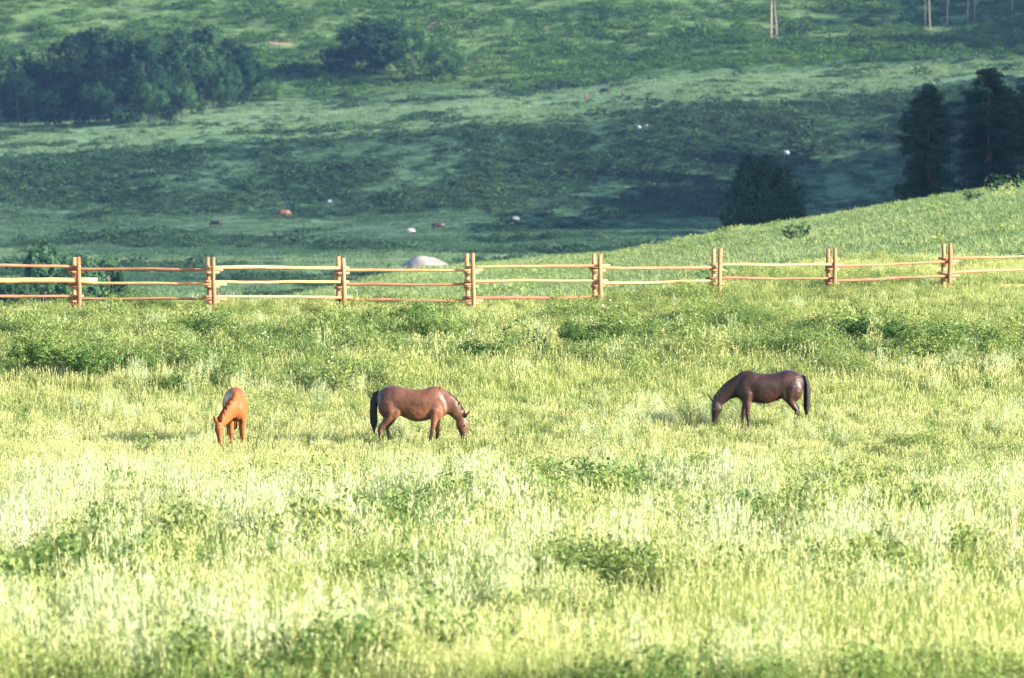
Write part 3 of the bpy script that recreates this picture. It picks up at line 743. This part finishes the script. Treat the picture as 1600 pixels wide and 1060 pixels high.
tag(o, 'large domed grey boulder half hidden behind the top fence rail', 'boulder')
D = 322; q = on_knoll(622, D)
o = link('boulder', rock_mesh(4, .55, .5, .42, M['rock'], 3)); o.location = q
tag(o, 'small grey rock left of the domed boulder, below the top rail', 'rock')
WR = rock_mesh(8, .5, .45, .5, M['pale_rock'], 3)
for (x, row, s, sx, lab) in ((805, 345, 1.0, 1.5, 'bright white stone on the valley floor right of the far brown horse'), (641, 364, 1.1, 1.5, 'pale stone left of the far reddish horse'), (514, 318, .9, 1.2, 'small pale stone at the foot of the scrub slope'),
                             (1229, 243, 1.3, 1.0, 'upright white stone right above the dark bush'), (998, 203, .9, 1.0, 'small pale stone on the scrub slope near the centre'), (1316, 163, .8, 1.0, 'small pale stone high on the slope, left of the conifers'), (1458, 133, .8, 1.2, 'tiny pale stone above the conifer with the reddish trunk'), (1010, 199, .6, 1.1, 'tiniest pale stone just right of another on the slope')):
    p, D = on_hill(x, row); o = link('pale_stone', WR); o.location = p + Vector((0, 0, .15 * s)); o.scale = (s * sx, s, s)
    tag(o, lab, 'stone', 'pale stones scattered on the far hillside')

# ------------------------------------------------------------------ split rail fence
def wood_mat(name, stops):
    m, nt, out = new_mat(name); bs = pri(nt, out, .7, .25)
    tc = N(nt, 'ShaderNodeTexCoord'); oi = N(nt, 'ShaderNodeObjectInfo')
    mp = N(nt, 'ShaderNodeMapping'); mp.inputs['Scale'].default_value = (1.2, 9, 9); nt.links.new(tc.outputs['Object'], mp.inputs[0])
    f = noise(nt, 2.5, mp.outputs[0], 4); f2 = noise(nt, .9, tc.outputs['Object'], 3)
    a = N(nt, 'ShaderNodeMath', operation='MULTIPLY_ADD'); nt.links.new(f, a.inputs[0]); a.inputs[1].default_value = .5
    b = N(nt, 'ShaderNodeMath', operation='MULTIPLY_ADD'); nt.links.new(oi.outputs['Random'], b.inputs[0]); b.inputs[1].default_value = .42; b.inputs[2].default_value = -.26
    c = N(nt, 'ShaderNodeMath', operation='MULTIPLY_ADD'); nt.links.new(f2, c.inputs[0]); c.inputs[1].default_value = .7; nt.links.new(b.outputs[0], c.inputs[2])
    nt.links.new(c.outputs[0], a.inputs[2])
    nt.links.new(ramp(nt, a.outputs[0], stops), bs.inputs['Base Color'])
    bp = N(nt, 'ShaderNodeBump'); bp.inputs['Strength'].default_value = .4; bp.inputs['Distance'].default_value = .02
    nt.links.new(f, bp.inputs['Height']); nt.links.new(bp.outputs[0], bs.inputs['Normal'])
    return m
M['rail'] = wood_mat('peeled_pine_rails', [(.2, (.12, .056, .032)), (.45, (.22, .105, .052)), (.65, (.31, .16, .074)), (.9, (.45, .26, .10))])
M['post'] = wood_mat('pine_posts', [(.2, (.14, .055, .026)), (.6, (.27, .115, .050)), (.9, (.37, .175, .078))])
# post pairs: x of the two posts, top row, base row, distance
PAIRS = [(-92, -80, 405, 480, 150.3), (114, 122, 402, 478, 151), (326, 334, 402, 488, 150.5), (529, 538, 402, 472, 152.5), (731, 740, 396, 478, 152.6), (930, 938, 397, 473, 153.5), (1114, 1124, 389, 466, 155), (1295, 1304, 389, 462, 156.5), (1476, 1485, 380, 462, 158), (1660, 1668, 376, 455, 159.5)]
RAILROWS = [  # top, middle, lower rail at each pair
    (416, 439, 464), (419, 441, 465), (420, 442, 466), (421, 443, 467), (420, 442, 468), (417, 441, 466), (416, 437, 464), (415, 437, 461), (406, 429, 454), (400, 420, 444)]
fence = empty('rail_fence', on_meadow(735, 152.6))
tag(fence, 'weathered orange brown split rail fence of three rails between doubled posts', 'fence')
fo = Vector(fence.location)
rf = np.random.default_rng(33)
def pole(a, b, ra, rb, wob, n=9, sides=9):
    bm = bmesh.new(); a, b = Vector(a), Vector(b); pts = []; rad = []
    k1, k2 = rf.uniform(0, 6.28), rf.uniform(0, 6.28)
    for i in range(n):
        t = i / (n - 1); p = a.lerp(b, t)
        up = Vector((0, 0, 1)) if abs((b - a).normalized().z) < .7 else Vector((1, 0, 0))
        e = math.sin(math.pi * t)
        p += up * (wob * (math.sin(4.2 * t + k1) * e + .4 * math.sin(11 * t + k2) * e + .5 * rf.normal() * e * .5)) + Vector((0, 1, 0)) * wob * .7 * math.sin(3 * t + k2) * e
        pts.append(p); rad.append((ra + (rb - ra) * t) * (1 + .06 * rf.normal()))
    tube(bm, pts, rad, sides, ref=(0.01, 1, .02) if abs((b - a).normalized().z) < .7 else (1, 0, 0))
    return bm
def fpart(name, bm, mat, center):
    c = Vector(center)
    bmesh.ops.translate(bm, verts=bm.verts, vec=-c)
    o = link(name, bm_mesh(bm, name, mat), fence); o.location = c - fo; return o
for i, (xa, xb, rt_, rb, D) in enumerate(PAIRS):
    for j, x in enumerate((xa, xb)):
        Dj = D + (.16 if j == 0 else -.16)            # rails are held between the two posts
        base = on_meadow(x, Dj); top = Vector([float(q) for q in P(x, rt_ + rf.uniform(-1, 2), Dj)])
        lean = rf.normal() * .03
        fpart('post', pole(base - Vector((0, 0, .35)), top + Vector((lean, 0, 0)), .067, .056, .012, 7), M['post'], base)
    for k in range(3):                                # short pegs lashed across under each rail
        zc_ = float(P((xa + xb) / 2, RAILROWS[i][k] + 6.5, D)[2]); X = float(P((xa + xb) / 2, 400, D)[0])
        fpart('peg', pole((X - .19, D - .02, zc_), (X + .21, D + .03, zc_ + .01), .036, .034, .003, 4, 7), M['rail'], (X, D, zc_))
for i in range(len(PAIRS) - 1):
    for k in range(3):
        (xa, xb, _, _, D0), (xc, xd, _, _, D1) = PAIRS[i], PAIRS[i + 1]
        e0, e1 = rf.uniform(6, 16), rf.uniform(6, 20)
        if (i, k) in ((1, 1), (1, 2)): e1 = 24
        if (i, k) == (0, 1): e1 = 34
        dz = 2.0 if i % 2 else -2.0                      # neighbouring rails overlap one above the other
        a = P((xa + xb) / 2 - e0, RAILROWS[i][k] + dz, D0 + (.03 if i % 2 else -.03)); b = P((xc + xd) / 2 + e1, RAILROWS[i + 1][k] + dz, D1 + (.03 if i % 2 else -.03))
        a = Vector([float(q) for q in a]); b = Vector([float(q) for q in b])
        ra, rb_ = rf.uniform(.036, .050), rf.uniform(.030, .043)
        if (i, k) == (0, 1): ra, rb_ = .07, .078
        fpart('rail', pole(a, b, ra, rb_, .015, 12), M['rail'], a.lerp(b, .5))

# ------------------------------------------------------------------ horses
def coat_mat(name, body, dark, belly, points, neck=0.0, rump=0.0, spec=.08):
    m, nt, out = new_mat(name); bs = pri(nt, out, .46, .08)
    tc = N(nt, 'ShaderNodeTexCoord'); sp = N(nt, 'ShaderNodeSeparateXYZ'); nt.links.new(tc.outputs['Object'], sp.inputs[0])
    f = noise(nt, 3.2, tc.outputs['Object'], 4)
    c = mixc(nt, ramp(nt, f, [(.35, (0, 0, 0)), (.7, (1, 1, 1))]), body, dark)
    zr = N(nt, 'ShaderNodeMapRange'); nt.links.new(sp.outputs['Z'], zr.inputs[0]); zr.inputs[1].default_value = .72; zr.inputs[2].default_value = 1.02; zr.inputs[3].default_value = 1; zr.inputs[4].default_value = 0
    k = N(nt, 'ShaderNodeMath', operation='MULTIPLY'); nt.links.new(zr.outputs[0], k.inputs[0]); k.inputs[1].default_value = .5
    c = mixc(nt, k.outputs[0], c, belly)
    zr2 = N(nt, 'ShaderNodeMapRange'); nt.links.new(sp.outputs['Z'], zr2.inputs[0]); zr2.inputs[1].default_value = .32; zr2.inputs[2].default_value = .62; zr2.inputs[3].default_value = 1; zr2.inputs[4].default_value = 0
    c = mixc(nt, zr2.outputs[0], c, points)
    for lo, hi, amt in ((.50, .85, neck), (-.25, -.62, rump)):
        xr = N(nt, 'ShaderNodeMapRange'); nt.links.new(sp.outputs['X'], xr.inputs[0]); xr.inputs[1].default_value = lo; xr.inputs[2].default_value = hi; xr.inputs[4].default_value = amt
        c = mixc(nt, xr.outputs[0], c, dark)
    nt.links.new(c, bs.inputs['Base Color'])
    bs.inputs['Specular IOR Level'].default_value = spec
    bs.inputs['Sheen Weight'].default_value = 0
    bp = N(nt, 'ShaderNodeBump'); bp.inputs['Strength'].default_value = .5; bp.inputs['Distance'].default_value = .05
    nt.links.new(noise(nt, 6.5, tc.outputs['Object'], 4), bp.inputs['Height']); nt.links.new(bp.outputs[0], bs.inputs['Normal'])
    return m
def plain(name, c, rough=.5, spec=.4):
    m, nt, out = new_mat(name); bs = pri(nt, out, rough, spec)
    tc = N(nt, 'ShaderNodeTexCoord'); f = noise(nt, 25, tc.outputs['Object'], 3)
    nt.links.new(mixc(nt, f, tuple(q * .7 for q in c), tuple(min(1, q * 1.3) for q in c)), bs.inputs['Base Color']); return m
M['bay'] = coat_mat('bay_coat', (.095, .036, .017), (.040, .016, .010), (.17, .075, .035), (.022, .011, .008), .35, .75, .26)
M['dark_bay'] = coat_mat('dark_bay_coat', (.026, .0105, .0065), (.010, .005, .004), (.046, .020, .011), (.010, .0055, .0045), .85, .2, .22)
M['chestnut'] = coat_mat('chestnut_coat', (.165, .052, .014), (.12, .036, .010), (.18, .064, .019), (.11, .036, .012))
M['black_hair'] = plain('black_hair', (.016, .012, .010), .7, .15); M['red_hair'] = plain('chestnut_hair', (.13, .045, .016), .7, .15)
M['hoof'] = plain('hoof_horn', (.05, .042, .035), .5); M['eye'] = plain('dark_eye', (.01, .008, .006), .15, .6)

def remesh(bm, vox=.02, smooth=8):
    me = bpy.data.meshes.new('tmp'); bm.to_mesh(me); bm.free()
    o = bpy.data.objects.new('tmp', me); COL.objects.link(o)
    m = o.modifiers.new('r', 'REMESH'); m.mode = 'VOXEL'; m.voxel_size = vox
    s = o.modifiers.new('s', 'SMOOTH'); s.iterations = smooth; s.factor = .5
    dg = bpy.context.evaluated_depsgraph_get()
    out = bpy.data.meshes.new_from_object(o.evaluated_get(dg))
    bpy.data.objects.remove(o); bpy.data.meshes.remove(me)
    out.polygons.foreach_set('use_smooth', np.ones(len(out.polygons), bool))
    return out
def ell(bm, c, rad, rot=(0, 0, 0)):
    mt = Matrix.Translation(c) @ Matrix.Rotation(rot[2], 4, 'Z') @ Matrix.Rotation(rot[1], 4, 'Y') @ Matrix.Rotation(rot[0], 4, 'X') @ Matrix.Diagonal((*rad, 1))
    bmesh.ops.create_icosphere(bm, subdivisions=3, radius=1, matrix=mt)
def smooth_rows(rows, n):
    a = np.array(rows, float); m = len(a); out = []
    for t in np.linspace(0, m - 1, n):
        i = min(int(t), m - 2); f = t - i; p0, p1, p2, p3 = a[max(i - 1, 0)], a[i], a[i + 1], a[min(i + 2, m - 1)]
        out.append(.5 * (2 * p1 + (p2 - p0) * f + (2 * p0 - 5 * p1 + 4 * p2 - p3) * f * f + (3 * p1 - p0 - 3 * p2 + p3) * f ** 3))
    return [tuple(float(c) for c in v) for v in out]
def horse(pose, coat, hair, belly=0.0, vox=.02):
    """meshes of a grazing horse facing +x; pose: feet offsets, bend of neck to the side, head swing"""
    bm = bmesh.new(); Y = Vector((0, 1, 0)); Z = Vector((0, 0, 1))
    st = [(-.83, 1.13, .05, .06, .07), (-.79, 1.12, .13, .15, .17), (-.70, 1.12, .205, .23, .27), (-.56, 1.12, .255, .285, .31), (-.40, 1.11, .27, .30, .32), (-.22, 1.07, .265, .295, .33),
          (0, 1.05, .275, .285, .37), (.2, 1.06, .265, .285, .385), (.36, 1.09, .235, .30, .40), (.50, 1.09, .205, .30, .38), (.61, 1.04, .18, .25, .30), (.69, 1.00, .14, .17, .21), (.735, .98, .07, .08, .10)]
    st = smooth_rows(st, 46)
    loft(bm, [((x, 0, z), Y, Z, w, hu, hd + (belly * math.exp(-((x - .02) / .28) ** 2))) for (x, z, w, hu, hd) in st], 22)
    b = pose.get('bend', 0.0); hx, hz = pose.get('poll', (1.00, .66)); tip = pose.get('nose', (.99, .14))
    # neck
    n0 = Vector((.46, 0, 1.12)); n3 = Vector((hx - .03, b * .85, hz + .02))
    n1 = Vector((.64, b * .12, 1.05)); n2 = Vector((.5 * (.62 + hx) + .03, b * .45, .5 * (1.04 + hz) + .05))
    pts = [n0, n1, n1.lerp(n2, .5) + Vector((.01, 0, .01)), n2, n2.lerp(n3, .6), n3]
    hh = [.33, .27, .225, .185, .155, .135]; ww = [.15, .135, .11, .092, .083, .08]
    q = smooth_rows([(*p, a, b_) for p, a, b_ in zip(pts, hh, ww)], 26); pts = [Vector(v[:3]) for v in q]; hh = [v[3] for v in q]; ww = [v[4] for v in q]
    rings = []; crest = []
    for i, p in enumerate(pts):
        t = (pts[min(i + 1, 25)] - pts[max(i - 1, 0)]).normalized(); s = Z.cross(t).normalized(); u = t.cross(s).normalized()
        rings.append((p, s, u, ww[i], hh[i] * .95, hh[i])); crest.append((p + u * hh[i] * .93, s, u))
    loft(bm, rings, 16)
    # head
    poll = Vector((hx, b * .95, hz)); nose = Vector((tip[0], b * 1.05 + pose.get('turn', 0), tip[1]))
    ax = (nose - poll).normalized(); side = Y - ax * Y.dot(ax); side.normalize(); fr = side.cross(ax).normalized()
    if fr.x < 0: fr = -fr
    L = (nose - poll).length; hr = []
    for (t, off, w, hf, hj) in ((-.16, -.02, .05, .05, .06), (-.08, -.01, .075, .085, .10), (.08, 0, .092, .10, .145), (.25, .0, .098, .098, .16), (.42, 0, .082, .088, .125), (.62, 0, .06, .075, .085), (.80, .005, .052, .062, .066), (.93, .004, .055, .058, .064), (1.0, 0, .045, .045, .052), (1.04, 0, .02, .02, .026)):
        hr.append((poll + ax * (L * t) + fr * off, side, fr, w, hf, hj))
    loft(bm, hr, 16)
    # muscle masses
    for s in (1, -1):
        ell(bm, (.47, .125 * s, .95), (.17, .10, .29), (0, -.25, 0)); ell(bm, (-.55, .15 * s, 1.0), (.235, .135, .31), (0, .12, 0)); ell(bm, (-.40, .165 * s, .86), (.12, .085, .17), (0, .35, 0))
        ell(bm, (.60, .085 * s, .93), (.12, .09, .16))
    ell(bm, (.44, 0, 1.28), (.20, .06, .13))
    # legs: fl, fr, hl, hr; value = shift of foot along x
    ft = pose.get('feet', (0, 0, 0, 0)); hooves = []
    for k, s in enumerate((1, -1)):
        dx = ft[k]; y = .135 * s
        J = [(.46, y, .92, .115), (.47 + dx * .12, y, .74, .088), (.475 + dx * .3, y, .58, .068), (.48 + dx * .5, y, .46, .053), (.482 + dx * .53, y, .42, .056), (.475 + dx * .58, y, .37, .043), (.465 + dx * .8, y, .24, .035), (.458 + dx * .95, y, .145, .040), (.475 + dx, y, .09, .036), (.49 + dx, y, .055, .044)]
        tube(bm, [j[:3] for j in J], [j[3] for j in J], 12); hooves.append((.505 + dx, y))
    for k, s in enumerate((1, -1)):
        dx = ft[2 + k]; y = .145 * s
        J = [(-.55, y * .9, 1.05, .17), (-.50 + dx * .15, y, .86, .145), (-.52 + dx * .3, y, .72, .105), (-.60 + dx * .48, y, .60, .072), (-.675 + dx * .58, y, .51, .060), (-.685 + dx * .62, y, .455, .056), (-.668 + dx * .7, y, .37, .046), (-.648 + dx * .85, y, .25, .040), (-.638 + dx * .95, y, .15, .044), (-.618 + dx, y, .09, .038), (-.605 + dx, y, .055, .045)]
        tube(bm, [j[:3] for j in J], [j[3] for j in J], 12); hooves.append((-.59 + dx, y))
    bmesh.ops.recalc_face_normals(bm, faces=bm.faces)
    body = remesh(bm, vox, 5); body.materials.append(coat)
    parts = []
    for s in (1, -1):                                                   # ears
        e = bmesh.new(); base = poll + ax * (-.05) + side * (.055 * s) + fr * .075
        d = (-ax * .75 + fr * .62 + side * .25 * s).normalized(); q = d.cross(side).normalized(); w = d.cross(q).normalized()
        loft(e, [(base - d * .02, w, q, .034, .026, .026), (base + d * .05, w, q, .042, .030, .024), (base + d * .13, w, q, .030, .020, .016), (base + d * .20, w, q, .004, .003, .003)], 8)
        parts.append(('ear', bm_mesh(e, 'ear', coat)))
        e = bmesh.new(); ell(e, poll + ax * (L * .27) + side * (.088 * s) + fr * .045, (.018, .014, .02)); parts.append(('eye', bm_mesh(e, 'eye', M['eye'])))
    rm = np.random.default_rng(60); sp = Soup()                          # mane: locks falling from the crest
    for k in range(420):
        t = rm.uniform(0.2, .93) * 24.98; i = int(t); f = t - i
        c = crest[i][0].lerp(crest[i + 1][0], f); s = crest[i][1]; u = crest[i][2]
        sd = pose.get('mane_side', 1); 
        if rm.uniform() < .06: sd = -sd
        p0 = np.array(c - u * .004 + s * rm.normal() * .012); out = np.array(s) * sd * .045 * pose.get('mane_len', 1) ** .5 + np.array(u) * .008
        p1 = p0 + out * rm.uniform(.6, 1) + np.array([0, 0, -.03]); p2 = p1 + np.array([rm.normal() * .02, out[1] * .3, -rm.uniform(.05, .12) * pose.get('mane_len', 1)])
        wv = np.array([.011, 0, .008]) * rm.uniform(.6, 1.2)
        sp.quad(p0 - wv, p0 + wv, p1 + wv, p1 - wv, 0); sp.quad(p1 - wv, p1 + wv, p2 + wv * .3, p2 - wv * .3, 0)
    parts.append(('mane', sp.mesh('mane', [hair])))
    e = bmesh.new(); sw = pose.get('tail', 0.0)                          # tail: dock and hanging hair
    for k in range(15):
        a = rm.uniform(0, 6.28); q = .055 * math.sqrt(rm.uniform()); end = rm.uniform(.34, .5)
        ox, oy = q * math.cos(a), q * math.sin(a)
        tube(e, [(-.79, oy * .4, 1.28 + ox * .3), (-.85 + ox * .4, oy * .7, 1.24), (-.88 + ox, oy + sw * .2, 1.08), (-.89 + ox * 1.2, oy * 1.3 + sw * .5, .82), (-.885 + ox * 1.2, oy * 1.4 + sw * .8, .6), (-.87 + ox * .8, oy + sw, end)], [.03, .038, .036, .034, .026, .006], 7, ref=(1, 0, 0))
    parts.append(('tail', bm_mesh(e, 'tail', hair)))
    for (x, y) in hooves:
        e = bmesh.new(); loft(e, [((x + .004, y, .0), Vector((1, 0, 0)), Y, .062, .052, .052), ((x - .012, y, .07), Vector((1, 0, 0)), Y, .047, .044, .044)], 12)
        parts.append(('hoof', bm_mesh(e, 'hoof', M['hoof'])))
    return body, parts
def put_horse(ms, loc, rz, scale, label, group=None):
    e = empty('horse', loc, rz, scale)
    link('body', ms[0], e)
    for n, m in ms[1]: link(n, m, e)
    return tag(e, label, 'horse', group)
H2 = horse({'feet': (.02, -.16, .12, -.10), 'poll': (1.05, .70), 'nose': (1.08, .17), 'tail': .04}, M['bay'], M['black_hair'], .05)
H3 = horse({'feet': (-.02, .12, .05, -.02), 'poll': (1.18, .68), 'nose': (1.21, .16), 'tail': -.02, 'mane_side': -1}, M['dark_bay'], M['black_hair'], .03)
H1 = horse({'feet': (-.04, .10, .0, -.16), 'poll': (.97, .70), 'nose': (1.03, .18), 'bend': -.46, 'turn': .08, 'tail': .0, 'mane_side': -1, 'mane_len': 1.1}, M['chestnut'], M['red_hair'], .02)
def horse_at(ms, x, row, rz, px_h, label):
    D = meadow_D(row); p = on_meadow(x, D)
    return put_horse(ms, p, rz, px_h / F * D / 1.40, label)
horse_at(H2, 647, 698, R(-4), 101, 'bay horse grazing side on with its head to the right and a black tail')
horse_at(H3, 1201, 673, R(183), 97, 'dark brown horse grazing with its head to the left near the right side')
horse_at(H1, 367, 694, R(-85), 95, 'chestnut horse grazing while facing the viewer, on the left of the meadow')
FH = [horse({'feet': (0, .1, .05, -.1)}, M['dark_bay'], M['black_hair'], .03, .04), horse({'feet': (.05, -.1, .05, -.05)}, M['bay'], M['red_hair'], .03, .04)]
for (x, row, ms, rz, s, lab) in ((337, 358, FH[0], R(170), 1.0, 'tiny far brown horse on the valley floor, leftmost of the distant ones'), (444, 342, FH[1], R(10), 1.05, 'tiny far tan horse on the valley floor, right of the leftmost one'), (685, 362, FH[0], R(5), 1.05, 'tiny far reddish horse beside a pale stone on the valley floor'),
                                 (916, 158, FH[1], R(80), 1.0, 'tiny orange brown horse high on the pale bench of the hill'), (945, 149, FH[0], R(160), 1.0, 'tiny dark horse on the bench just right of the orange one')):
    p, D = on_hill(x, row); put_horse(ms, p - Vector((0, 0, .1)), rz, s, lab, 'horses grazing far off on the hillside')

# ------------------------------------------------------------------ haze
def haze_box(x0, x1, y0, y1, z0, z1, dens, col):
    bm = bmesh.new(); bmesh.ops.create_cube(bm, size=1, matrix=Matrix.Translation(((x0 + x1) / 2, (y0 + y1) / 2, (z0 + z1) / 2)) @ Matrix.Diagonal((x1 - x0, y1 - y0, z1 - z0, 1)))
    m, nt, out = new_mat('haze_air')
    v = N(nt, 'ShaderNodeVolumePrincipled'); v.inputs['Density'].default_value = dens; v.inputs['Color'].default_value = (*col, 1); v.inputs['Anisotropy'].default_value = 0.0
    nt.links.new(v.outputs[0], out.inputs['Volume'])
    o = link('haze', bm_mesh(bm, 'haze', m, False)); return tag(o, kind='stuff')
haze_box(-420, 420, -10, 1580, -48, 105, 0.000028, (.26, .50, 1.0))
